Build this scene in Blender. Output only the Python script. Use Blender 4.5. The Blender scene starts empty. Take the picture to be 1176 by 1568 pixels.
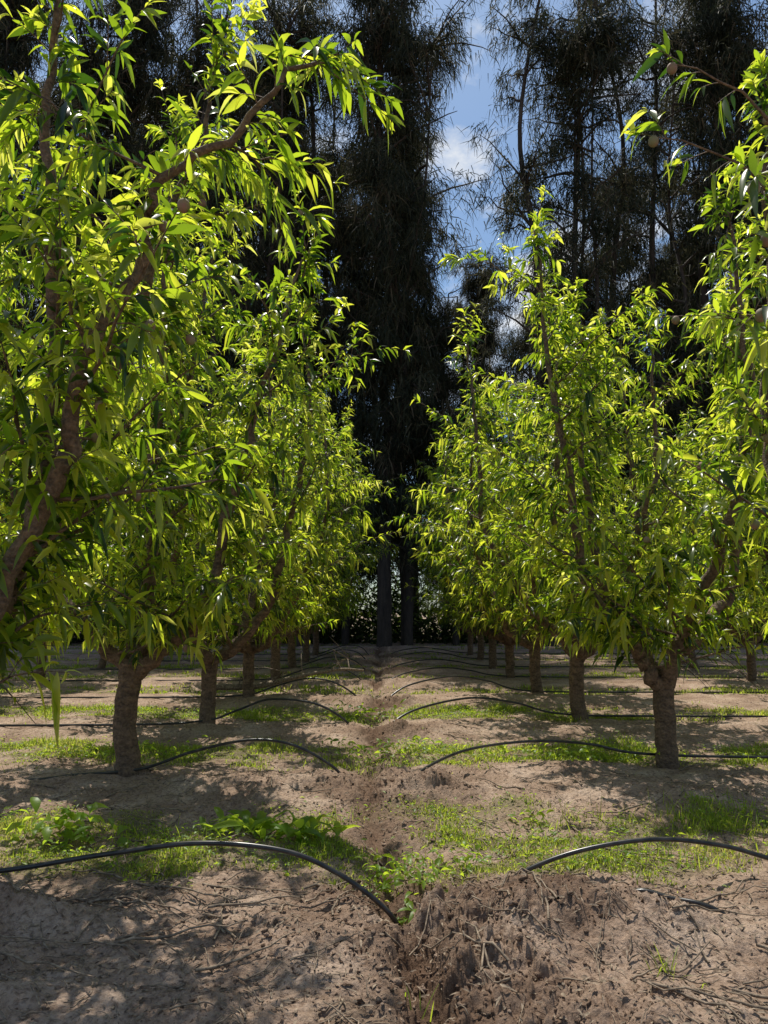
import bpy, math, time, numpy as np
from mathutils import Vector
RS = np.random.RandomState
scene = bpy.context.scene
T0 = time.time()
def tick(s): print('TICK', s, round(time.time()-T0, 1))

# ------------------------------------------------------------ helpers
def hash2(ix, iy, seed):
    h = (ix.astype(np.int64)*374761393 + iy.astype(np.int64)*668265263 + seed*144269504) & 0xffffffff
    h = ((h ^ (h >> 13))*1274126177) & 0xffffffff
    h = h ^ (h >> 16)
    return h/4294967296.0
def vnoise(x, y, seed=0):
    ix = np.floor(x); iy = np.floor(y); fx = x-ix; fy = y-iy
    fx = fx*fx*(3-2*fx); fy = fy*fy*(3-2*fy)
    a = hash2(ix, iy, seed); b = hash2(ix+1, iy, seed); c = hash2(ix, iy+1, seed); d = hash2(ix+1, iy+1, seed)
    return ((a*(1-fx)+b*fx)*(1-fy)+(c*(1-fx)+d*fx)*fy)*2-1
def fbm(x, y, o=4, seed=0):
    s = 0; a = 1.0; t = 0
    for i in range(o):
        s = s+a*vnoise(x*2**i+i*17.3, y*2**i-i*9.1, seed+i); t += a; a *= .5
    return s/t
def blocks(x, y, seed=0):
    """broken-clod height field: tilted random-height chunks with cracks between"""
    ix = np.floor(x); iy = np.floor(y)
    f1 = np.full(x.shape, 9.0); f2 = np.full(x.shape, 9.0); hh = np.zeros(x.shape)
    for dx in (-1, 0, 1):
        for dy in (-1, 0, 1):
            cx = ix+dx; cy = iy+dy
            px = cx+hash2(cx, cy, seed); py = cy+hash2(cx, cy, seed+7); r = hash2(cx, cy, seed+13)
            ta = hash2(cx, cy, seed+17)*6.283
            d = np.sqrt((x-px)**2+(y-py)**2)
            v = r+.6*((x-px)*np.cos(ta)+(y-py)*np.sin(ta))
            c = d < f1
            f2 = np.where(c, f1, np.minimum(f2, d)); hh = np.where(c, v, hh); f1 = np.where(c, d, f1)
    e = np.clip((f2-f1)/.45, 0, 1); e = e*e*(3-2*e)
    return hh*e

def make_mesh(name, V, F, attr=None, smooth=True):
    V = np.asarray(V, dtype=np.float32).reshape(-1, 3); F = np.asarray(F, dtype=np.int32)
    k = F.shape[1]
    me = bpy.data.meshes.new(name)
    me.vertices.add(len(V)); me.vertices.foreach_set('co', V.ravel())
    me.loops.add(F.size); me.loops.foreach_set('vertex_index', F.ravel())
    me.polygons.add(len(F)); me.polygons.foreach_set('loop_start', np.arange(0, F.size, k, dtype=np.int32))
    if smooth: me.polygons.foreach_set('use_smooth', np.ones(len(F), dtype=bool))
    me.update(calc_edges=True)
    if attr:
        for n, a in attr.items():
            at = me.attributes.new(n, 'FLOAT', 'POINT'); at.data.foreach_set('value', np.asarray(a, dtype=np.float32))
    return me
def add_obj(name, me, mat=None, parent=None, loc=None):
    ob = bpy.data.objects.new(name, me); scene.collection.objects.link(ob)
    if mat and me is not None and len(me.materials) == 0: me.materials.append(mat)
    if parent: ob.parent = parent
    if loc is not None: ob.location = loc
    return ob
def norm(v): return v/np.maximum(np.linalg.norm(v, axis=-1, keepdims=True), 1e-9)

class Tubes:
    def __init__(s): s.V = []; s.F = []; s.n = 0
    def add(s, P, R, seg=8, rough=0.0, rng=None):
        P = np.asarray(P, float); R = np.asarray(R, float)
        T = norm(np.gradient(P, axis=0))
        ref = np.array([1., 0, 0]) if abs(T[0][0]) < .8 else np.array([0, 1., 0])
        A = norm(np.cross(T, ref)); B = np.cross(T, A)
        th = np.linspace(0, 2*np.pi, seg, endpoint=False)
        rr = R[:, None]*np.ones((1, seg))
        if rough and rng is not None: rr = rr*(1+rough*rng.uniform(-1, 1, rr.shape))
        V = P[:, None, :]+rr[:, :, None]*(np.cos(th)[None, :, None]*A[:, None, :]+np.sin(th)[None, :, None]*B[:, None, :])
        m = len(P); i = np.arange(m-1)[:, None]*seg; j = np.arange(seg)[None, :]; j2 = (j+1) % seg
        F = np.stack([i+j, i+j2, i+seg+j2, i+seg+j], -1).reshape(-1, 4)+s.n
        s.V.append(V.reshape(-1, 3)); s.F.append(F); s.n += m*seg
    def batch(s, P, R, seg=3):
        n, m, _ = P.shape
        T = norm(P[:, -1]-P[:, 0]); A = norm(np.cross(T, np.array([.3, .5, .81]))); B = np.cross(T, A)
        th = np.linspace(0, 2*np.pi, seg, endpoint=False)
        off = np.cos(th)[None, :, None]*A[:, None]+np.sin(th)[None, :, None]*B[:, None]
        V = P[:, :, None]+R[:, :, None, None]*off[:, None]
        b = np.arange(n)[:, None, None]*m*seg; i = np.arange(m-1)[None, :, None]*seg; j = np.arange(seg)[None, None]; j2 = (j+1) % seg
        F = np.stack([b+i+j, b+i+j2, b+i+seg+j2, b+i+seg+j], -1).reshape(-1, 4)+s.n
        s.V.append(V.reshape(-1, 3)); s.F.append(F); s.n += n*m*seg
    def mesh(s, name): return make_mesh(name, np.concatenate(s.V), np.concatenate(s.F))
def catmull(C, n=8):
    C = np.asarray(C, float); C = np.vstack([2*C[0]-C[1], C, 2*C[-1]-C[-2]])
    out = []
    for i in range(1, len(C)-2):
        p0, p1, p2, p3 = C[i-1:i+3]
        for t in np.linspace(0, 1, n, endpoint=False):
            out.append(.5*((2*p1)+(-p0+p2)*t+(2*p0-5*p1+4*p2-p3)*t*t+(-p0+3*p1-3*p2+p3)*t**3))
    out.append(C[-2]); return np.array(out)

def leaf_geo(P, D, L, W, droop, rng, roll=.9, fold=.45, ts=(0, .3, .65, 1.), wp=(.15, 1, .75, .03), curl=.16):
    N = len(P); D = norm(D)
    S = norm(np.cross(D, np.array([0, 0, 1.]))+1e-4); Nn = np.cross(S, D)
    a = rng.normal(0, roll, N)[:, None]
    S2 = S*np.cos(a)+Nn*np.sin(a); N2 = np.cross(S2, D)
    ts = np.array(ts); wp = np.array(wp)
    L = L[:, None, None]; t = ts[None, :, None]
    C = P[:, None, :]+D[:, None, :]*L*t
    C = C-N2[:, None, :]*L*curl*t*t+S2[:, None, :]*L*(rng.normal(0, .08, N)[:, None, None])*t*t
    C[:, :, 2] -= (L[:, :, 0]*droop[:, None])*ts[None, :]**2
    w = (W[:, None]*wp[None, :]*.5)[:, :, None]
    Lf = C-S2[:, None, :]*w+N2[:, None, :]*w*fold; Rt = C+S2[:, None, :]*w+N2[:, None, :]*w*fold
    V = np.stack([Lf, C, Rt], 2)
    m = len(ts); base = np.arange(N)[:, None, None]*(m*3)
    i = np.arange(m-1)[None, :, None]*3; j = np.arange(2)[None, None, :]
    F = np.stack([base+i+j, base+i+j+1, base+i+3+j+1, base+i+3+j], -1).reshape(-1, 4)
    return V.reshape(-1, 3), F, m*3
def strip_geo(P, D, L, W, droop, side, ts=(0, .5, 1.), wp=(1, .8, .1)):
    N = len(P); D = norm(D); S = norm(np.cross(D, side))
    ts = np.array(ts); wp = np.array(wp)
    C = P[:, None, :]+D[:, None, :]*L[:, None, None]*ts[None, :, None]
    C[:, :, 2] -= (L*droop)[:, None]*ts[None, :]**2
    w = (W[:, None]*wp[None, :]*.5)[:, :, None]
    V = np.stack([C-S[:, None, :]*w, C+S[:, None, :]*w], 2)
    m = len(ts); base = np.arange(N)[:, None]*(m*2); i = np.arange(m-1)[None, :]*2
    F = np.stack([base+i, base+i+1, base+i+3, base+i+2], -1).reshape(-1, 4)
    return V.reshape(-1, 3), F, m*2

# ------------------------------------------------------------ materials
def new_mat(name):
    m = bpy.data.materials.new(name); m.use_nodes = True
    nt = m.node_tree; nt.nodes.clear(); return m, nt, nt.nodes, nt.links
def ramp(N, stops):
    r = N.new('ShaderNodeValToRGB'); e = r.color_ramp.elements
    while len(e) < len(stops): e.new(.5)
    for k, (p, c) in enumerate(stops): e[k].position = p; e[k].color = (*c, 1)
    return r
def leaf_mat(name, stops, tstops, mix=.45, rough=.38, spec=.5):
    m, nt, N, Lk = new_mat(name)
    at = N.new('ShaderNodeAttribute'); at.attribute_name = 'lv'
    r1 = ramp(N, stops); r2 = ramp(N, tstops)
    Lk.new(at.outputs['Fac'], r1.inputs[0]); Lk.new(at.outputs['Fac'], r2.inputs[0])
    b = N.new('ShaderNodeBsdfPrincipled'); b.inputs['Roughness'].default_value = rough
    b.inputs['Specular IOR Level'].default_value = spec
    t = N.new('ShaderNodeBsdfTranslucent'); mx = N.new('ShaderNodeMixShader'); mx.inputs[0].default_value = mix
    o = N.new('ShaderNodeOutputMaterial')
    Lk.new(r1.outputs[0], b.inputs['Base Color']); Lk.new(r2.outputs[0], t.inputs['Color'])
    Lk.new(b.outputs[0], mx.inputs[1]); Lk.new(t.outputs[0], mx.inputs[2]); Lk.new(mx.outputs[0], o.inputs[0])
    return m
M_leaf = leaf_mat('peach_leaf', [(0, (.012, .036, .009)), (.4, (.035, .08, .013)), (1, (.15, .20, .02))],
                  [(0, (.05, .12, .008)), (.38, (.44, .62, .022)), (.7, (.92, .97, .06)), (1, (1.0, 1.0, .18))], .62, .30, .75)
M_cas = leaf_mat('casuarina_needles', [(0, (.013, .019, .012)), (.6, (.045, .052, .030)), (1, (.16, .125, .085))],
                 [(0, (.03, .042, .018)), (1, (.22, .20, .10))], .28, .6, .15)
M_grass = leaf_mat('grass_blade', [(0, (.07, .12, .018)), (.7, (.13, .19, .025)), (1, (.30, .27, .10))],
                   [(0, (.34, .48, .03)), (.7, (.68, .80, .07)), (1, (.86, .78, .22))], .50, .5, .3)
M_weed = leaf_mat('broadleaf', [(0, (.06, .13, .015)), (1, (.12, .22, .02))],
                  [(0, (.42, .64, .03)), (1, (.80, .94, .07))], .52, .42, .4)
M_under = leaf_mat('shrub_leaf', [(0, (.008, .016, .007)), (1, (.03, .05, .012))],
                   [(0, (.03, .05, .01)), (1, (.20, .32, .03))], .4, .5, .3)

def bark_mat(name, c1, c2, sc=(9, 9, 22), bump=.5):
    m, nt, N, Lk = new_mat(name)
    tc = N.new('ShaderNodeTexCoord'); mp = N.new('ShaderNodeMapping'); mp.inputs['Scale'].default_value = sc
    n = N.new('ShaderNodeTexNoise'); n.inputs['Scale'].default_value = 1.5; n.inputs['Detail'].default_value = 8; n.inputs['Roughness'].default_value = .65
    r = ramp(N, [(.3, c1), (.7, c2)])
    n2 = N.new('ShaderNodeTexNoise'); n2.inputs['Scale'].default_value = 45; n2.inputs['Detail'].default_value = 4
    r2 = ramp(N, [(.35, (.45, .42, .4)), (.6, (1, 1, 1))]); mu = N.new('ShaderNodeMixRGB'); mu.blend_type = 'MULTIPLY'; mu.inputs[0].default_value = .8
    ad = N.new('ShaderNodeMath'); ad.operation = 'ADD'
    bp = N.new('ShaderNodeBump'); bp.inputs['Strength'].default_value = bump; bp.inputs['Distance'].default_value = .03
    b = N.new('ShaderNodeBsdfPrincipled'); b.inputs['Roughness'].default_value = .8; o = N.new('ShaderNodeOutputMaterial')
    Lk.new(tc.outputs['Object'], mp.inputs[0]); Lk.new(mp.outputs[0], n.inputs['Vector']); Lk.new(tc.outputs['Object'], n2.inputs['Vector'])
    Lk.new(n.outputs['Fac'], r.inputs[0]); Lk.new(n2.outputs['Fac'], r2.inputs[0]); Lk.new(r.outputs[0], mu.inputs[1]); Lk.new(r2.outputs[0], mu.inputs[2])
    Lk.new(mu.outputs[0], b.inputs['Base Color'])
    Lk.new(n.outputs['Fac'], ad.inputs[0]); Lk.new(n2.outputs['Fac'], ad.inputs[1])
    Lk.new(ad.outputs[0], bp.inputs['Height']); Lk.new(bp.outputs[0], b.inputs['Normal']); Lk.new(b.outputs[0], o.inputs[0])
    return m
M_bark = bark_mat('peach_bark', (.07, .045, .03), (.31, .20, .125), (6, 6, 14), .9)
M_cbark = bark_mat('casuarina_bark', (.022, .016, .012), (.09, .068, .052), (6, 6, 1.5))
M_twig = bark_mat('dry_twig', (.07, .048, .033), (.42, .32, .22), (20, 20, 20), .2)

def soil_mat():
    m, nt, N, Lk = new_mat('soil')
    tc = N.new('ShaderNodeTexCoord')
    n1 = N.new('ShaderNodeTexNoise'); n1.inputs['Scale'].default_value = 2.2; n1.inputs['Detail'].default_value = 10; n1.inputs['Roughness'].default_value = .62
    n2 = N.new('ShaderNodeTexNoise'); n2.inputs['Scale'].default_value = 38; n2.inputs['Detail'].default_value = 8; n2.inputs['Roughness'].default_value = .7
    for n in (n1, n2): Lk.new(tc.outputs['Object'], n.inputs['Vector'])
    dry = ramp(N, [(.28, (.24, .155, .105)), (.52, (.42, .30, .22)), (.75, (.58, .45, .35))]); Lk.new(n1.outputs['Fac'], dry.inputs[0])
    sp = ramp(N, [(.36, (.28, .23, .20)), (.54, (1, 1, 1))]); Lk.new(n2.outputs['Fac'], sp.inputs[0])
    mu = N.new('ShaderNodeMixRGB'); mu.blend_type = 'MULTIPLY'; mu.inputs[0].default_value = .7
    Lk.new(dry.outputs[0], mu.inputs[1]); Lk.new(sp.outputs[0], mu.inputs[2])
    wa = N.new('ShaderNodeAttribute'); wa.attribute_name = 'wet'
    mw = N.new('ShaderNodeMixRGB'); mw.inputs[2].default_value = (.135, .08, .05, 1)
    Lk.new(wa.outputs['Fac'], mw.inputs[0]); Lk.new(mu.outputs[0], mw.inputs[1])
    ga = N.new('ShaderNodeAttribute'); ga.attribute_name = 'grass'
    mg = N.new('ShaderNodeMixRGB'); mg.inputs[2].default_value = (.12, .12, .045, 1)
    Lk.new(ga.outputs['Fac'], mg.inputs[0]); Lk.new(mw.outputs[0], mg.inputs[1])
    vo = N.new('ShaderNodeTexVoronoi'); vo.inputs['Scale'].default_value = 55; Lk.new(tc.outputs['Object'], vo.inputs['Vector'])
    ad = N.new('ShaderNodeMath'); ad.operation = 'SUBTRACT'; Lk.new(n2.outputs['Fac'], ad.inputs[0])
    ml = N.new('ShaderNodeMath'); ml.operation = 'MULTIPLY'; ml.inputs[1].default_value = .2; Lk.new(vo.outputs['Distance'], ml.inputs[0]); Lk.new(ml.outputs[0], ad.inputs[1])
    bp = N.new('ShaderNodeBump'); bp.inputs['Strength'].default_value = .9; bp.inputs['Distance'].default_value = .03
    Lk.new(ad.outputs[0], bp.inputs['Height'])
    b = N.new('ShaderNodeBsdfPrincipled'); b.inputs['Roughness'].default_value = .92; b.inputs['Specular IOR Level'].default_value = .2
    o = N.new('ShaderNodeOutputMaterial')
    Lk.new(mg.outputs[0], b.inputs['Base Color']); Lk.new(bp.outputs[0], b.inputs['Normal']); Lk.new(b.outputs[0], o.inputs[0])
    return m
M_soil = soil_mat()
def plain(name, c1, c2, rough, scale=20, spec=.5):
    m, nt, N, Lk = new_mat(name)
    tc = N.new('ShaderNodeTexCoord'); n = N.new('ShaderNodeTexNoise'); n.inputs['Scale'].default_value = scale; n.inputs['Detail'].default_value = 5
    r = ramp(N, [(.35, c1), (.65, c2)]); b = N.new('ShaderNodeBsdfPrincipled'); b.inputs['Roughness'].default_value = rough; b.inputs['Specular IOR Level'].default_value = spec
    o = N.new('ShaderNodeOutputMaterial')
    Lk.new(tc.outputs['Object'], n.inputs['Vector']); Lk.new(n.outputs['Fac'], r.inputs[0]); Lk.new(r.outputs[0], b.inputs['Base Color'])
    Lk.new(b.outputs[0], o.inputs[0]); return m
M_pipe = plain('black_polyethylene', (.012, .012, .013), (.05, .045, .04), .28, 14)
M_fruit = plain('peach_skin', (.20, .19, .09), (.25, .13, .10), .75, 22)

# ------------------------------------------------------------ ground
def xc(y): return np.where(y < 5.4, .12-.1*(y-2.7), -.15)-.012*np.maximum(y-5.4, 0)+.07*vnoise(y*1.3, y*0+3.3, 5)+.03*vnoise(y*5, y*0+1.3, 6)
MOUNDS = [(.66, 3.55, .40, .26, .17), (.40, 2.95, .26, .35, .07), (1.15, 3.55, .35, .22, .07), (-1.65, 3.42, .26, .13, .15), (-.34, 3.35, .28, .32, .05),
          (-1.9, 2.9, .5, .25, .04), (.95, 2.75, .4, .2, .05)]
for k in range(0, 8):
    yy = 6.5+2.85*k-.55
    MOUNDS += [(.30-.03*k, yy, .40, .28, .12), (-.55-.03*k, yy+.15, .45, .28, .06), (1.7, yy, .7, .3, .03), (-1.6, yy+.2, .6, .3, .03)]
def ground_parts(x, y):
    near = np.exp(-(np.maximum(np.abs(x)-8, 0)/10)**2)*np.exp(-(np.maximum(y-26, 0)/8)**2)
    c = np.cos(2*np.pi*(y-6.35)/2.85)
    d = x-xc(y)
    h = .022*c+fbm(x*.6, y*.6, 3, 11)*.04
    h = h+fbm(x*3.2, y*3.2, 4, 21)*.048+fbm(x*13, y*13, 4, 31)*.022
    mm = np.zeros_like(x)
    for (mx, my, sx, sy, a) in MOUNDS:
        g = np.exp(-((x-mx)/sx)**2-((y-my)/sy)**2); h = h+a*g; mm = np.maximum(mm, g*min(1, a/.08))
    along = np.where(y < 4.0, 1., .35+.65*np.clip(np.cos(2*np.pi*(y-5.95)/2.85), 0, 1))
    fur = np.exp(-(d/.10)**2); wide = np.exp(-((d-.12)/.42)**2)*along
    R = np.clip(np.maximum(wide, mm*np.exp(-(d/1.4)**2)), 0, 1)
    wx = x+.10*vnoise(x*5, y*5, 41)+.03*vnoise(x*17, y*17, 43); wy = y+.10*vnoise(x*5, y*5, 42)+.03*vnoise(x*17, y*17, 44)
    b1 = blocks(wx*6, wy*6, 51); b2 = blocks(wx*14+.4*vnoise(x*40, y*40, 46), wy*14+.4*vnoise(x*40, y*40, 48), 52)
    b3 = blocks(x*34+1.2*vnoise(x*22, y*22, 45), y*34+1.2*vnoise(x*21, y*23, 47), 53)
    sel = np.clip(vnoise(x*3, y*3, 61)+.7, 0, 1)
    fine = fbm(x*40, y*40, 3, 33)
    h = h+R*(.075*b1*sel+.034*b2*(.4+sel)+.012*b3+.010*fine+.05*fbm(x*7, y*7, 3, 35)-.05)
    h = h+(1-R)*(.026*b2*np.clip(vnoise(x*1.8, y*1.8, 62)+.05, 0, 1)+.007*b3+.004*fine)
    h = h-fur*(.11*(.6+.4*along)+.05*vnoise(x*4, y*4, 71))*(.5+.5*np.clip(vnoise(x*0+.5, y*2.2, 72)+.6, 0, 1))
    wet = np.clip(R*.75+fur*.45+.5*vnoise(x*2.2, y*2.2, 81)-.22+.3*fine*R, 0, .95)
    return h*near, wet*near, R
def gh(x, y):
    x = np.atleast_1d(np.asarray(x, float)); y = np.atleast_1d(np.asarray(y, float)); return ground_parts(x, y)[0]
def grass_mask(x, y):
    ph = (y-7.6)/2.85; dist = np.abs(ph-np.round(ph))*2.85
    n = fbm(x*1.3, y*1.6, 3, 91)
    m = np.clip((.72+.50*n-dist)/.22, 0, 1)
    patch = np.clip(.78+1.7*fbm(x*2.3, y*3.3, 3, 97), 0, 1)
    cen = 1-.85*np.exp(-((x-xc(y)-.1)/.28)**2)
    return m*patch*cen
xs = [0.0]; st = .010
while xs[-1] < 700:
    xs.append(xs[-1]+st)
    if xs[-1] > 1.6: st *= 1.045
xs = np.array(xs); xs = np.concatenate([-xs[:0:-1], xs])
ys = [2.2]
while ys[-1] < 34: ys.append(ys[-1]*1.0036)
ys = np.concatenate([[-600, -200, -60, -20, -8, -3, -1, 0, .6, 1.1, 1.5, 1.8, 2.05], ys, [37, 42, 50, 65, 90, 140, 250, 450, 900]])
X, Y = np.meshgrid(xs, ys); nx, ny = len(xs), len(ys)
H, WET, _ = ground_parts(X, Y)
GM = grass_mask(X, Y)*.65
i = np.arange(ny-1)[:, None]*nx; j = np.arange(nx-1)[None, :]
F = np.stack([i+j, i+j+1, i+nx+j+1, i+nx+j], -1).reshape(-1, 4)
me = make_mesh('ground', np.stack([X, Y, H], -1), F, {'wet': WET.ravel(), 'grass': GM.ravel()})
add_obj('ground', me, M_soil)
tick('ground')

def clods(n):
    rng = RS(5)
    t = (1+5**.5)/2
    iv = np.array([(-1, t, 0), (1, t, 0), (-1, -t, 0), (1, -t, 0), (0, -1, t), (0, 1, t), (0, -1, -t), (0, 1, -t), (t, 0, -1), (t, 0, 1), (-t, 0, -1), (-t, 0, 1)], float)
    iv /= np.linalg.norm(iv[0])
    fi = np.array([(0, 11, 5), (0, 5, 1), (0, 1, 7), (0, 7, 10), (0, 10, 11), (1, 5, 9), (5, 11, 4), (11, 10, 2), (10, 7, 6), (7, 1, 8), (3, 9, 4), (3, 4, 2), (3, 2, 6), (3, 6, 8), (3, 8, 9), (4, 9, 5), (2, 4, 11), (6, 2, 10), (8, 6, 7), (9, 8, 1)])
    y = 2.4*np.exp(rng.uniform(0, 1.6, n)); x = rng.normal(0, 1, n)*(.4+y*.28)
    R = ground_parts(x, y)[2]; kp = rng.rand(n) < .3+R; x = x[kp]; y = y[kp]; R = R[kp]; n = len(x)
    s = np.clip(.003*rng.pareto(1.9, n)+.0025, 0, .009+.006*R)
    z = gh(x, y)-s*.1
    V = iv[None]*rng.uniform(.25, 1.7, (n, 12, 1))*s[:, None, None]*rng.uniform(.5, 1.6, (n, 1, 3))*[1, 1, .7]
    V = V+np.stack([x, y, z], -1)[:, None]
    F = (np.arange(n)[:, None, None]*12+fi[None]).reshape(-1, 3)
    return make_mesh('soil_clods', V, F, {'wet': np.repeat(np.clip(rng.normal(.35, .3, n)+.3*R, 0, .95), 12), 'grass': np.zeros(n*12)}, smooth=False)
add_obj('soil_clods', clods(44000), M_soil)

# ------------------------------------------------------------ grass
def grass(n, y0, y1, xr, hmin, hmax, wid, seed):
    rng = RS(seed)
    x = rng.uniform(-xr, xr, n); y = rng.uniform(y0, y1, n)
    g = grass_mask(x, y)
    keep = rng.rand(n) < g**1.3+.012*(vnoise(x*2, y*2, 7) > .2)
    x = x[keep]; y = y[keep]; n = len(x)
    tall = np.clip(.55+.9*fbm(x*2.4, y*2.4, 2, 131), .2, 1.4)
    L = rng.uniform(hmin, hmax, n)*tall; az = rng.uniform(0, 6.283, n); ln = rng.uniform(.1, .9, n)
    D = np.stack([np.cos(az)*ln, np.sin(az)*ln, np.ones(n)], -1)
    P = np.stack([x, y, gh(x, y)-.005], -1)
    V, F, k = strip_geo(P, D, L, np.full(n, wid)*rng.uniform(.6, 1.4, n), rng.uniform(0, .5, n), np.stack([np.cos(az), np.sin(az), np.zeros(n)], -1)+.01)
    lv = np.repeat(np.clip(.55+.4*fbm(x*1.5, y*1.5, 2, 77)+rng.normal(0, .22, n), 0, 1), k)
    return V, F, lv
Vs = []; Fs = []; As = []; off = 0
for a in [(110000, 3.9, 5.8, 3.6, .025, .085, .006, 1), (110000, 6.4, 8.8, 5.5, .035, .11, .008, 2), (80000, 9.2, 11.6, 8, .05, .12, .012, 3), (75000, 12, 20, 10, .06, .14, .02, 4), (40000, 20, 32, 14, .06, .15, .035, 6)]:
    V, F, lv = grass(*a); Vs.append(V); Fs.append(F+off); As.append(lv); off += len(V)
rng = RS(66); TX = []
for (cx, cy, n, r) in [(1.9, 5.2, 130, .25), (2.3, 5.4, 130, .2), (1.6, 4.4, 40, .15), (1.05, 3.05, 16, .05), (.12, 2.95, 8, .03), (-.35, 5.3, 20, .08), (.8, 4.9, 30, .15), (2.1, 5.0, 90, .3), (-1.4, 4.9, 40, .3), (1.25, 5.2, 40, .3), (2.0, 4.6, 60, .3)]:
    TX.append(np.stack([rng.normal(cx, r, n), rng.normal(cy, r*.6, n)], -1))
TX = np.concatenate(TX); n = len(TX); az = rng.uniform(0, 6.283, n); ln = rng.uniform(.1, .8, n)
V, F, k = strip_geo(np.column_stack([TX, gh(TX[:, 0], TX[:, 1])-.005]), np.stack([np.cos(az)*ln, np.sin(az)*ln, np.ones(n)], -1), rng.uniform(.06, .2, n), np.full(n, .0055), rng.uniform(.1, .6, n), np.stack([np.cos(az), np.sin(az), np.zeros(n)], -1)+.01, (0, .35, .7, 1), (1, .9, .7, .1))
Vs.append(V); Fs.append(F+off); As.append(np.repeat(rng.uniform(.3, .7, n), k)); off += len(V)
add_obj('grass', make_mesh('grass', np.concatenate(Vs), np.concatenate(Fs), {'lv': np.concatenate(As)}), M_grass)
rng = RS(9)
n = 60000; x = rng.uniform(-5, 5, n); y = rng.uniform(3.9, 12, n); kp = (rng.rand(n) < grass_mask(x, y)*.8*np.clip(.5+1.5*vnoise(x*1.7, y*1.7, 17), 0, 1)); x = x[kp]; y = y[kp]; n = len(x)
az = rng.uniform(0, 6.283, n); V, F, k = leaf_geo(np.stack([x, y, gh(x, y)+rng.uniform(.005, .08, n)], -1), np.stack([np.cos(az), np.sin(az), rng.uniform(-.1, .9, n)], -1), rng.uniform(.02, .05, n), rng.uniform(.010, .02, n), rng.uniform(0, .4, n), rng, .4, .4, (0, .5, 1), (.2, 1, .1))
add_obj('ground_cover_weeds', make_mesh('ground_cover_weeds', V, F, {'lv': np.repeat(rng.uniform(0, .9, n), k)}), M_weed)
tick('grass')

def weed(cx, cy, n, L, W, spread, stem, seed, up=1.0):
    rng = RS(seed); x = rng.normal(0, spread, n); y = rng.normal(0, spread*.7, n); az = rng.uniform(0, 6.283, n)
    P = np.stack([x, y, gh(cx+x, cy+y)+rng.uniform(0, stem, n)], -1)
    D = np.stack([np.cos(az), np.sin(az), rng.uniform(.3, 1.6, n)*up], -1)
    V, F, k = leaf_geo(P, D, rng.uniform(.5, 1.15, n)*L, rng.uniform(.6, 1.1, n)*W, rng.uniform(.2, .7, n), rng, .6, .35, (0, .2, .5, .8, 1), (.12, .6, 1, .7, .05))
    add_obj('broadleaf_weed', make_mesh('broadleaf_weed', V, F, {'lv': np.repeat(rng.uniform(.2, 1, n), k)}), M_weed, loc=(cx, cy, 0))
for a in [(-.78, 4.85, 34, .24, .065, .13, .06, 1, 1.6), (-.98, 5.0, 24, .22, .06, .1, .05, 2, 1.5), (-.5, 4.85, 24, .24, .065, .1, .05, 3, 1.6), (-2.05, 4.8, 60, .16, .065, .18, .14, 4, 1.3),
          (-.02, 4.1, 50, .08, .028, .08, .14, 5), (.17, 4.0, 40, .07, .025, .07, .12, 6), (.1, 4.35, 50, .08, .026, .12, .12, 7), (.42, 4.3, 36, .07, .028, .06, .12, 8), (-.1, 3.85, 16, .05, .02, .04, .06, 9),
          (.95, 5.25, 20, .12, .03, .08, .06, 10), (-.2, 7.4, 90, .11, .035, .25, .16, 11), (.25, 7.6, 90, .1, .03, .2, .14, 12), (1.2, 7.4, 90, .09, .035, .3, .12, 13), (1.9, 7.3, 80, .09, .035, .3, .12, 14), (-.3, 10.2, 90, .14, .045, .3, .18, 15),
          (.1, 3.78, 10, .09, .03, .05, .02, 16), (-2.2, 7.5, 90, .09, .03, .3, .12, 17), (-1.3, 3.95, 10, .05, .02, .05, .05, 18), (-2.9, 7.4, 90, .1, .035, .3, .12, 19), (-1.0, 3.8, 5, .04, .018, .03, .03, 20), (-.6, 4.15, 12, .05, .02, .05, .05, 21)]:
    weed(*a)

# ------------------------------------------------------------ dead twigs & litter
rng = RS(12); T = Tubes()
def twig(xx, yy, L, a, r0, lift=.02):
    b = rng.normal(0, .5); m = 8
    px = xx+np.cumsum(np.cos(a+b*np.linspace(0, 1, m)+rng.normal(0, .12, m)))*L/m; py = yy+np.cumsum(np.sin(a+b*np.linspace(0, 1, m)+rng.normal(0, .12, m)))*L/m
    T.add(np.stack([px, py, gh(px, py)+r0+.006+rng.uniform(0, lift)*np.linspace(0, 1, m)], -1), np.linspace(r0, r0*.35, m), 5)
for q in range(800):
    yy = 2.5*np.exp(rng.uniform(0, 1.2)); xx = rng.uniform(-.62, .62)*yy
    if abs(xx) < .3 and rng.rand() < .6: continue
    L = rng.uniform(.04, .22) if rng.rand() < .8 else rng.uniform(.3, .7)
    twig(xx, yy, L, rng.uniform(0, 3.14), rng.uniform(.0016, .0048)*(1+L))
for (x, y, L, a) in [(-1.6, 3.75, .75, -.2), (-1.35, 3.95, .7, -.5), (-1.0, 3.85, .6, .1), (-1.5, 3.6, .6, .25), (-.9, 3.6, .5, -.3), (-1.75, 3.15, .8, -.3), (-1.2, 3.2, .6, .1), (-.8, 3.0, .5, .3),
                     (1.5, 5.9, .5, 1.9), (1.2, 3.0, .6, -.4), (.9, 2.95, .5, -.5), (1.45, 3.3, .5, -.2), (.72, 3.35, .2, 1.7), (1.2, 2.75, .5, .1), (-.5, 3.9, .5, .2), (.5, 8.6, .8, -.7), (1.0, 8.9, .9, 2.7)]:
    twig(x, y, L, a, .007, .05)
    twig(x+.1, y+.03, L*.5, a+.6, .004, .06); twig(x+.2, y, L*.4, a-.6, .004, .06)
add_obj('dead_twigs', T.mesh('dead_twigs'), M_twig)
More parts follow.
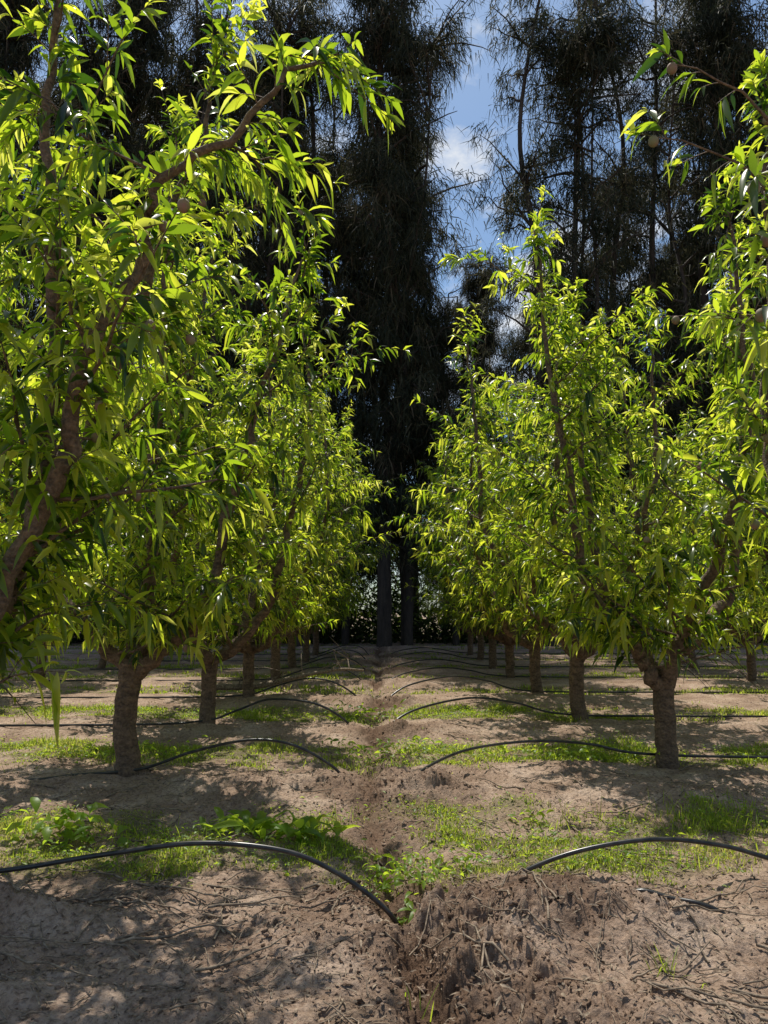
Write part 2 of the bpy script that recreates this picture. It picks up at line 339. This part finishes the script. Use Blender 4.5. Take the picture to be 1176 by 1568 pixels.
n = 12000; yy = 2.4*np.exp(rng.uniform(0, 1.6, n)); xx = rng.uniform(-.65, .65, n)*yy; az = rng.uniform(0, 6.28, n)
V, F, k = leaf_geo(np.stack([xx, yy, gh(xx, yy)+.008], -1), np.stack([np.cos(az), np.sin(az), rng.normal(0, .2, n)], -1), rng.uniform(.01, .06, n), rng.uniform(.004, .013, n), rng.normal(0, .1, n), rng, .5)
add_obj('leaf_litter', make_mesh('leaf_litter', V, F), M_twig)
T = Tubes(); P = catmull([(-3.0, 12.0, .2), (-2.2, 12.3, .18), (-1.5, 12.9, .3), (-.9, 13.6, .35), (-.5, 14.0, .3)], 6)
T.add(P, np.linspace(.06, .015, len(P)), 7, .1, rng)
for q in range(9):
    p = P[4+q*2]; T.add([p, p+rng.normal(0, .2, 3)+[.1, .1, .1], p+rng.normal(0, .3, 3)+[.3, .3, .05]], [.015, .01, .003], 5)
add_obj('fallen_branch', T.mesh('fallen_branch'), M_twig)

# ------------------------------------------------------------ irrigation pipes
def pipe(C, r=.0125):
    T = Tubes(); P = catmull(C, 12); T.add(P, np.full(len(P), r), 10); add_obj('irrigation_pipe', T.mesh('irrigation_pipe'), M_pipe)
def g1(x, y): return float(gh(x, y)[0])
pipe([(-4.2, 3.95, g1(-4.2, 3.95)+.02), (-2.7, 3.8, .06), (-1.88, 3.75, .156), (-1.4, 3.75, .23), (-.94, 3.75, .285), (-.52, 3.75, .252), (-.25, 3.74, .15), (-.03, 3.73, .0), (.08, 3.72, -.14)])
pipe([(.52, 4.1, -.08), (.69, 4.1, .04), (1.0, 4.1, .15), (1.39, 4.1, .207), (1.75, 4.1, .175), (2.1, 4.1, .09), (2.6, 4.15, .05), (4.2, 4.2, .03)])
pipe([(1.02, 3.72, -.05), (1.16, 3.72, .08), (1.32, 3.66, .07), (1.45, 3.6, .06), (1.62, 3.6, -.03)])
pipe([(-5.5, 6.1, .04), (-3.2, 6.15, .04), (-2.6, 6.35, .05), (-2.1, 6.45, .08), (-1.7, 6.55, .2), (-1.23, 6.6, .29), (-.85, 6.6, .25), (-.5, 6.6, .07), (-.38, 6.6, -.08)])
pipe([(-.02, 5.7, -.1), (.05, 5.85, .03), (.3, 6.2, .15), (.7, 6.6, .22), (1.31, 6.9, .235), (1.8, 6.95, .2), (2.3, 7.05, .10), (3.4, 7.1, .06), (6, 7.1, .06)])
rng = RS(3)
for k in range(1, 7):
    y = 6.5+2.85*k; s = .03*k
    a = rng.uniform(.26, .36); b = rng.uniform(.24, .34)
    pipe([(-7, y-.4, .05), (-3.4, y-.3, .05), (-2.3, y-.12, .07), (-1.9, y, .18), (-1.45+rng.uniform(-.1, .1), y, a), (-.95, y, a*.85), (-.55-s, y, .08), (-.42-s, y, -.1)], .014)
    pipe([(-.1, y-.7, -.1), (-.05, y-.5, .04), (.3, y-.2, b*.7), (1.0, y+.2, b), (1.6, y+.35, b*.75), (2.2, y+.5, .08), (3.5, y+.5, .05), (8, y+.5, .05)], .014)
tick('pipes')

# ------------------------------------------------------------ peach trees
def generic_limbs(rng, n=5, h=6.2, spread=1.0):
    out = []; a0 = rng.uniform(0, 6.28)
    for q in range(n):
        a = a0+q*6.283/n+rng.normal(0, .2); s = spread*rng.uniform(.75, 1.15); hh = h*rng.uniform(.72, 1.05)
        f = lambda r, z: (math.cos(a)*r*s+rng.normal(0, .06), math.sin(a)*r*s+rng.normal(0, .06), z)
        out.append([(0, 0, .72), f(.3, 1.0), f(.65, 1.7), f(.92, .28*hh+1.2), f(1.05, .72*hh), f(1.0, hh)])
    return out
def peach_mesh(seed, limbs, trunk_h=.85, trunk_r=.105, dens=1.0, leafL=.135, shootlen=1.0, fruits=14, lod=False, wr=(.21, .29), zmin=.9, extra=()):
    rng = RS(seed); T = Tubes()
    zt = np.linspace(-.12, trunk_h, 14); flare = 1+.22*np.exp(-((zt+.08)/.08))+.08*np.exp(-((trunk_h-zt)/.12))
    lean = rng.normal(0, .03, 2)*(zt*(trunk_h-zt))[:, None]*6
    tp = np.stack([lean[:, 0]+.006*rng.normal(0, 1, 14), lean[:, 1]+.006*rng.normal(0, 1, 14), zt], -1)
    T.add(tp, trunk_r*.93*flare*np.linspace(1, .92, 14), 18, .045, rng)
    SP = []; SD = []; SL = []; SR = []
    def shoot(p0, d, Ls, droop): SP.append(p0); SD.append(d); SL.append(Ls); SR.append(droop)
    for C in limbs:
        P = catmull(C, 7); P[2:] += np.cumsum(rng.normal(0, .022, P[2:].shape), 0)
        seg = np.linalg.norm(np.diff(P, axis=0), axis=1); s = np.concatenate([[0], np.cumsum(seg)]); tot = s[-1]
        R = trunk_r*.50*(1-s/tot)**.85+.008+trunk_r*.15*np.exp(-s/.35)
        T.add(P, R, 9, .08, rng)
        tan = norm(np.gradient(P, axis=0))
        def at(q): return np.array([np.interp(q, s, P[:, c]) for c in range(3)]), np.array([np.interp(q, s, tan[:, c]) for c in range(3)])
        for q in np.arange(.35, tot*.85, .33):
            q = q+rng.uniform(-.12, .12); p, tg = at(q); frac = q/tot
            a = rng.uniform(0, 6.283); out = np.array([p[0], p[1], 0]); out = out/(np.linalg.norm(out)+.3)
            d = norm(np.array([math.cos(a), math.sin(a), 0])*.8+out*.3+np.array([0, 0, rng.uniform(.0, .8)]))
            Lb = rng.uniform(.5, 1.4)*(1-.6*frac)*shootlen
            tt = np.linspace(0, 1, 6); B = p+d*Lb*tt[:, None]; B[:, 2] += Lb*.12*tt**2; B[1:] += np.cumsum(rng.normal(0, .02, (5, 3)), 0)
            T.add(B, np.linspace(.014, .005, 6)*(1.2-frac*.6), 6)
            for u in np.arange(.12, 1.0, .066/Lb):
                bp = np.array([np.interp(u, tt, B[:, c]) for c in range(3)])
                shoot(bp, norm(d*.7+norm(rng.normal(0, 1, 3))*.8+np.array([0, 0, .25])), rng.uniform(.14, .48)*shootlen, rng.uniform(.0, .6))
            shoot(B[-1], d, rng.uniform(.3, .7)*shootlen, rng.uniform(.0, .4))
        for q in np.arange(.4, tot, .06):
            p, tg = at(q); frac = q/tot; a = rng.uniform(0, 6.283)
            shoot(p, norm(np.array([math.cos(a), math.sin(a), 0])*.9+tg*rng.uniform(.1, .9)), rng.uniform(.14, .62)*(1-.45*frac)*shootlen, rng.uniform(.0, .6))
        p, tg = at(tot)
        for q in range(6): shoot(p-tg*.08*q, norm(tg+rng.normal(0, .25, 3)), rng.uniform(.3, .6), .05)
    XF = []
    for (p0, p1) in extra:
        p0 = np.array(p0, float); p1 = np.array(p1, float); v = p1-p0; Lb = np.linalg.norm(v)
        tt = np.linspace(0, 1, 6); B = p0+v*tt[:, None]+rng.normal(0, .012, (6, 3)); B[:, 2] += .12*Lb*np.sin(tt*3.14)
        T.add(B, np.linspace(.010, .003, 6), 6); XF.append(p1)
        for u in (.45, .6, .75, .9, .98):
            bp = np.array([np.interp(u, tt, B[:, c]) for c in range(3)]); shoot(bp, norm(v/Lb+norm(rng.normal(0, 1, 3))*.8), rng.uniform(.1, .25), .2)
    SP = np.array(SP); SD = np.array(SD); SL = np.array(SL); SR = np.array(SR); ns = len(SP)
    tm = np.linspace(0, 1, 4); C = SP[:, None]+SD[:, None]*SL[:, None, None]*tm[None, :, None]; C[:, :, 2] -= (SL*SR)[:, None]*tm[None]**2
    T.batch(C, (.0035+.003*SL)[:, None]*np.linspace(1, .4, 4)[None])
    cnt = np.maximum(5, (SL/.021*dens).astype(int)); idx = np.repeat(np.arange(ns), cnt); k = len(idx)
    tt = rng.uniform(.06, 1.0, k)**.85; tipm = rng.rand(k) < .14; tt[tipm] = rng.uniform(.94, 1.0, tipm.sum())
    P = SP[idx]+SD[idx]*(SL[idx]*tt)[:, None]; P[:, 2] -= SL[idx]*SR[idx]*tt**2
    ax = SD[idx].copy(); ax[:, 2] -= 2*SR[idx]*tt; ax = norm(ax)
    pr = norm(np.cross(ax, rng.normal(0, 1, (k, 3))))
    D = ax*rng.uniform(.3, 1.1, k)[:, None]+pr*rng.uniform(.5, 1.0, k)[:, None]
    L = leafL*rng.uniform(.45, 1.2, k)*(1-.4*(tt > .93)); W = L*rng.uniform(wr[0], wr[1], k)
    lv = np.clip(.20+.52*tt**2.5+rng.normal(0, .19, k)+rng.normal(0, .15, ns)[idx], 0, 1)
    ok = P[:, 2] > zmin+.3*rng.rand(k); P = P[ok]; D = D[ok]; L = L[ok]; W = W[ok]; lv = lv[ok]
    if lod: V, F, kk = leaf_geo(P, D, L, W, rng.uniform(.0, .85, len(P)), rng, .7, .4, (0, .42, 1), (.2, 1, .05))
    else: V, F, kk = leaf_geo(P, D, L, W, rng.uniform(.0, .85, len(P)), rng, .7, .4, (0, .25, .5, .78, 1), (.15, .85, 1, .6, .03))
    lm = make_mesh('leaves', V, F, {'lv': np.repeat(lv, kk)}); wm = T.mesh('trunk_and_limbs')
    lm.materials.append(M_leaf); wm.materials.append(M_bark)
    fm = None
    if fruits:
        ids = rng.choice(ns, fruits, replace=False); FR = C[ids, 1+rng.randint(0, 3, fruits)]+[0, 0, -.03]
        if XF: FR = np.concatenate([FR, np.array(XF)+[0, 0, -.03]])
        u = np.linspace(0, np.pi, 9); w = np.linspace(0, 2*np.pi, 12, endpoint=False)
        rad = .028; sv = np.stack([np.sin(u)[:, None]*np.cos(w)[None]*rad, np.sin(u)[:, None]*np.sin(w)[None]*rad, -np.cos(u)[:, None]*np.ones((1, 12))*rad*1.12], -1).reshape(-1, 3)
        ii = np.arange(8)[:, None]*12; jj = np.arange(12)[None]; ff = np.stack([ii+jj, ii+(jj+1) % 12, ii+12+(jj+1) % 12, ii+12+jj], -1).reshape(-1, 4)
        fm = make_mesh('fruit', (FR[:, None]+sv[None]).reshape(-1, 3), (np.arange(len(FR))[:, None, None]*len(sv)+ff[None]).reshape(-1, 4)); fm.materials.append(M_fruit)
    return wm, lm, fm
def place_tree(ms, x, y, rot=0, sc=1.0, name='peach_tree'):
    e = bpy.data.objects.new(name, None); scene.collection.objects.link(e)
    e.location = (x, y, g1(x, y)); e.rotation_euler = (0, 0, rot); e.scale = (sc, sc, sc)
    for n, m in zip(('trunk_and_limbs', 'leaves', 'fruit'), ms):
        if m is not None: add_obj(n, m, parent=e)
def rel(base, pts): return [(p[0]-base[0], p[1]-base[1], p[2]) for p in pts]
b = (-2.3, 3.75)
L = [rel(b, [(-2.3, 3.75, .75), (-1.95, 3.6, 1.35), (-1.69, 3.5, 2.0), (-1.52, 3.5, 2.46), (-1.42, 3.5, 3.03), (-1.28, 3.5, 3.48), (-1.1, 3.5, 3.75), (-.72, 3.5, 4.25), (-.35, 3.6, 4.6)]),
     rel(b, [(-2.3, 3.75, .75), (-2.15, 3.9, 1.4), (-2.03, 3.95, 2.2), (-2.02, 3.9, 3.3), (-2.05, 3.9, 4.4), (-1.9, 3.9, 5.6)]),
     rel(b, [(-2.3, 3.75, .75), (-2.7, 3.9, 1.3), (-3.1, 4.1, 2.2), (-3.3, 4.2, 3.5), (-3.4, 4.2, 5.2)]),
     rel(b, [(-2.3, 3.75, .75), (-2.2, 4.2, 1.3), (-1.95, 4.6, 2.2), (-1.6, 4.7, 3.4), (-1.3, 4.7, 4.4), (-1.1, 4.7, 5.2)])]
place_tree(peach_mesh(101, L, dens=.82, leafL=.165, shootlen=.82, fruits=16, wr=(.20, .27)), *b)
b = (2.75, 4.2)
L = [rel(b, [(2.75, 4.2, .75), (2.4, 4.1, 1.3), (2.28, 4.0, 2.2), (2.25, 3.9, 3.2), (2.25, 3.8, 4.2), (2.15, 3.8, 5.2)]),
     rel(b, [(2.75, 4.2, .75), (2.7, 4.6, 1.4), (2.6, 4.9, 2.4), (2.6, 4.9, 3.6), (2.6, 4.9, 5.2)]),
     rel(b, [(2.75, 4.2, .75), (3.1, 4.2, 1.4), (3.4, 4.1, 2.6), (3.5, 4.1, 4), (3.5, 4.1, 5.5)])]
ex = [(rel(b, [(2.25, 3.9, 3.3)])[0], rel(b, [(1.60, 3.05, 3.28)])[0]), (rel(b, [(2.25, 3.9, 2.6)])[0], rel(b, [(1.62, 3.1, 2.72)])[0]), (rel(b, [(2.25, 3.9, 2.9)])[0], rel(b, [(1.72, 3.2, 3.12)])[0]),
      (rel(b, [(2.25, 3.85, 3.6)])[0], rel(b, [(1.42, 3.7, 3.95)])[0]), (rel(b, [(2.2, 3.8, 4.0)])[0], rel(b, [(1.5, 3.6, 4.3)])[0])]
place_tree(peach_mesh(102, L, dens=.82, leafL=.155, shootlen=.66, fruits=24, wr=(.20, .27), extra=ex), *b)
b = (-2.23, 6.5)
L = [rel(b, [(-2.2, 6.5, .8), (-2.55, 6.4, 1.26), (-2.9, 6.4, 1.77), (-3.2, 6.3, 3.0), (-3.3, 6.3, 4.4), (-3.3, 6.3, 5.8)]),
     rel(b, [(-2.2, 6.5, .8), (-2.22, 6.6, 1.5), (-2.26, 6.6, 2.53), (-2.3, 6.7, 4.0), (-2.3, 6.7, 6.0)]),
     rel(b, [(-2.2, 6.5, .8), (-1.95, 6.5, .98), (-1.72, 6.5, 1.1), (-1.45, 6.5, 1.71), (-1.25, 6.5, 2.5), (-1.08, 6.5, 3.25), (-.9, 6.5, 4.1), (-.8, 6.5, 4.5)]),
     rel(b, [(-2.2, 6.5, .8), (-2.3, 7.0, 1.4), (-2.2, 7.4, 2.5), (-2.0, 7.5, 4.0), (-1.8, 7.5, 5.4)])]
place_tree(peach_mesh(103, L, trunk_h=.88, trunk_r=.108, leafL=.145, dens=.92), *b)
b = (2.52, 7.0)
L = [rel(b, [(2.52, 7.0, .68), (2.35, 7, .88), (2.18, 7.0, 1.07), (1.9, 7.0, 1.74), (1.8, 7.0, 3.0), (1.65, 7, 4.6), (1.55, 7.0, 5.3)]),
     rel(b, [(2.52, 7.0, .68), (2.8, 7.0, 1.1), (3.0, 7.0, 1.45), (3.16, 7, 1.86), (3.35, 7, 3.3), (3.45, 7, 5.0)]),
     rel(b, [(2.52, 7.0, .68), (2.6, 6.7, 1.3), (2.8, 6.4, 2.3), (2.9, 6.3, 3.8), (2.85, 6.3, 4.9)]),
     rel(b, [(2.52, 7.0, .68), (2.4, 7.4, 1.3), (2.2, 7.7, 2.4), (2.2, 7.8, 3.6), (2.1, 7.8, 4.6)])]
place_tree(peach_mesh(104, L, trunk_h=.75, trunk_r=.105, leafL=.145, dens=.92), *b)
G = [peach_mesh(200+q, generic_limbs(RS(300+q), 5+(q % 2), 5.9, 1.12), trunk_h=.82, trunk_r=.1, dens=.68, leafL=.16, fruits=10, lod=True) for q in range(3)]
rng = RS(77)
for k, y in enumerate([9.3, 12.1, 15.0, 17.8, 20.6, 23.3]): place_tree(G[k % 3], -2.25-.02*k, y, rng.uniform(0, 6.28), rng.uniform(1.0, 1.1))
for k, y in enumerate([9.8, 12.7, 15.6, 18.4, 21.2, 24.0]): place_tree(G[(k+2) % 3], 2.44+.02*k, y, rng.uniform(0, 6.28), rng.uniform(1.0, 1.08))
for xr in (-7.0, 7.2):
    for k in range(6): place_tree(G[rng.randint(3)], xr+rng.normal(0, .1), 6.6+2.85*k, rng.uniform(0, 6.28), rng.uniform(.9, 1.05))
for k in range(2):
    place_tree(G[rng.randint(3)], -11.7, 16+2.85*k, rng.uniform(0, 6.28)); place_tree(G[rng.randint(3)], 11.9, 16+2.85*k, rng.uniform(0, 6.28))
tick('peach')

# ------------------------------------------------------------ casuarina windbreak
def casuarina(seed, H=30, rad=2.2, nb=150, zlow=3.0, forks=1, ws=1.0, tr=.3):
    rng = RS(seed); T = Tubes(); P = []; D = []; LV = []
    stems = []
    for f in range(forks):
        a = rng.uniform(0, 6.28); sp = 0 if f == 0 else rng.uniform(1.0, 2.2)
        C = [(0, 0, -.2), (rng.normal(0, .1), rng.normal(0, .1), H*.18)]
        for z in (.35, .55, .75, 1.0): C.append((rng.normal(0, .4)+math.cos(a)*sp*z, rng.normal(0, .4)+math.sin(a)*sp*z, H*z*(1 if f == 0 else .85)))
        S = catmull(C, 6); stems.append(S); T.add(S, (tr if f == 0 else tr*.65)*(1-np.linspace(0, 1, len(S))*.82), 9, .08, rng)
    for q in range(nb):
        S = stems[rng.randint(forks)]; u = rng.uniform(0, 1)
        z = zlow+(H-zlow)*u; f = (z/H)
        idx = min(len(S)-1, int(np.searchsorted(S[:, 2], z))); p = S[idx]
        a = rng.uniform(0, 6.283); L = rad*rng.uniform(.3, 1.45)*(1.0-.3*f**2)
        d = np.array([math.cos(a), math.sin(a), rng.uniform(.0, 1.1)])
        tt = np.linspace(0, 1, 6); B = p+d*L*tt[:, None]; B[:, 2] -= L*.3*tt**2; B[1:] += np.cumsum(rng.normal(0, .1, (5, 3)), 0)
        T.add(B, np.linspace(.06, .012, 6), 5)
        for w in range(6):
            t = rng.uniform(.35, 1.0); bp = np.array([np.interp(t, tt, B[:, c]) for c in range(3)])+rng.normal(0, .2, 3)
            n = rng.randint(8, 46); sg = rng.uniform(.10, .32)
            P.append(bp+rng.normal(0, 1, (n, 3))*[sg, sg, sg*1.5]); LV.append(np.clip(rng.normal(.34, .22)+rng.normal(0, .2, n), 0, 1))
            D.append(norm(rng.normal(0, .5, (n, 3))+[d[0]*.25, d[1]*.25, -.7]))
    P = np.concatenate(P); D = np.concatenate(D); LV = np.concatenate(LV); n = len(P)
    V, F, k = strip_geo(P, D, rng.uniform(.2, .7, n), rng.uniform(.018, .045, n)*ws, rng.uniform(.1, .5, n), rng.normal(0, 1, (n, 3)))
    cm = make_mesh('needles', V, F, {'lv': np.repeat(LV, k)}); wm = T.mesh('trunk'); cm.materials.append(M_cas); wm.materials.append(M_cbark)
    return wm, cm, None
CA = [casuarina(1, 31, 2.3, 225, 3.0, 1, 1.15), casuarina(2, 30, 2.5, 122, 4, 2, 1, .27), casuarina(3, 29, 2.6, 165, 3.0, 2, 1.0), casuarina(4, 30, 2.4, 90, 5, 2, 1, .25)]
rng = RS(31)
row = [(-.25, 29.6, 0, 1.05), (.65, 30.4, 1, 1.0), (-3.7, 30, 1, 1), (-5.6, 30.5, 2, 1), (-7.6, 30, 1, 1), (-9.4, 30.3, 2, 1), (-11.6, 30, 0, 1), (-14.0, 30, 2, 1), (-16.8, 30, 0, 1), (-1.9, 31.5, 0, .60),
       (6.4, 30, 1, 1), (8.3, 29.8, 3, 1), (9.9, 30.6, 1, 1.0), (11.8, 30, 3, 1), (13.6, 30.4, 2, 1), (15.5, 30, 0, 1), (2.7, 31, 2, .53), (4.3, 31.3, 0, .54), (18.0, 30, 2, 1)]
for (x, y, k, s) in row: place_tree(CA[k], x, y, rng.uniform(0, 6.28), s, 'casuarina_tree')
for x in np.arange(-22, 24, 2.7):
    s = 1.0 if not (1.4 < x < 6.6) else .5
    if x > 6.6: s = rng.choice([.7, .98])
    place_tree(CA[[1, 2, 3][rng.randint(3)]], x+rng.uniform(-.4, .4), 35+rng.uniform(-.8, .8), rng.uniform(0, 6.28), s*rng.uniform(.9, 1.06), 'casuarina_tree')
for x in np.arange(-24, 27, 3.1):
    place_tree(CA[rng.randint(3)], x+rng.uniform(-.5, .5), 39+rng.uniform(-.8, .8), rng.uniform(0, 6.28), (.62 if x > 1 else .9)*rng.uniform(.85, 1.1), 'casuarina_tree')

rng = RS(8); P = []
for q in range(600):
    c = np.array([rng.uniform(-34, 34), rng.uniform(36, 46), rng.uniform(.2, 7)])
    if q < 120: c = np.array([rng.uniform(-20, 20), rng.uniform(32, 35), rng.uniform(0, 1.0)])
    n = 160; P.append(c+rng.normal(0, 1, (n, 3))*[.9, .7, .7])
P = np.concatenate(P); P[:, 2] = np.abs(P[:, 2]); n = len(P); az = rng.uniform(0, 6.28, n)
V, F, k = leaf_geo(P, np.stack([np.cos(az), np.sin(az), rng.normal(0, .5, n)], -1), rng.uniform(.15, .4, n), rng.uniform(.06, .17, n), rng.uniform(0, .5, n), rng, .8, .3, (0, .5, 1), (.2, 1, .1))
add_obj('undergrowth', make_mesh('undergrowth', V, F, {'lv': np.repeat(rng.uniform(0, 1, n), k)}), M_under)
tick('done')

# ------------------------------------------------------------ light
el, az = math.radians(66), math.radians(-14)
sd = Vector((math.sin(az)*math.cos(el), math.cos(az)*math.cos(el), math.sin(el)))
sun = bpy.data.lights.new('sun', 'SUN'); sun.energy = 5.0; sun.angle = math.radians(.5); sun.color = (1, .95, .85)
so = bpy.data.objects.new('sun', sun); scene.collection.objects.link(so); so.rotation_euler = sd.to_track_quat('Z', 'Y').to_euler(); so.location = (-10, 10, 40)
w = bpy.data.worlds.new('World'); scene.world = w; w.use_nodes = True; nt = w.node_tree; N = nt.nodes; Lk = nt.links; N.clear()
sk = N.new('ShaderNodeTexSky'); sk.sky_type = 'NISHITA'; sk.sun_disc = False; sk.sun_elevation = el; sk.sun_rotation = az
tc = N.new('ShaderNodeTexCoord'); mp = N.new('ShaderNodeMapping'); mp.inputs['Scale'].default_value = (1, 1, 1.8); mp.inputs['Location'].default_value = (.35, .1, .2)
no = N.new('ShaderNodeTexNoise'); no.inputs['Scale'].default_value = 6.5; no.inputs['Detail'].default_value = 7; no.inputs['Roughness'].default_value = .58
rp = ramp(N, [(.52, (0, 0, 0)), (.68, (1, 1, 1))])
br = N.new('ShaderNodeMixRGB'); br.blend_type = 'MULTIPLY'; br.inputs[0].default_value = 1; br.inputs[2].default_value = (1.1, 1.3, 1.4, 1)
mx = N.new('ShaderNodeMixRGB'); mx.inputs[2].default_value = (9.5, 9.7, 9.9, 1); bg = N.new('ShaderNodeBackground'); bg.inputs[1].default_value = .092; o = N.new('ShaderNodeOutputWorld')
Lk.new(tc.outputs['Generated'], mp.inputs[0]); Lk.new(mp.outputs[0], no.inputs['Vector']); Lk.new(no.outputs['Fac'], rp.inputs[0]); Lk.new(rp.outputs[0], mx.inputs[0])
Lk.new(sk.outputs[0], br.inputs[1]); Lk.new(br.outputs[0], mx.inputs[1]); Lk.new(mx.outputs[0], bg.inputs[0]); Lk.new(bg.outputs[0], o.inputs[0])

cam = bpy.data.cameras.new('camera'); co = bpy.data.objects.new('camera', cam); scene.collection.objects.link(co)
co.location = (0, 0, 1.4); co.rotation_euler = (math.radians(97.6), 0, math.radians(.5))
cam.sensor_fit = 'VERTICAL'; cam.sensor_height = 36; cam.lens = 26; cam.clip_end = 3000; cam.clip_start = .05
scene.camera = co
scene.view_settings.view_transform = 'Standard'; scene.view_settings.look = 'None'; scene.view_settings.exposure = 0
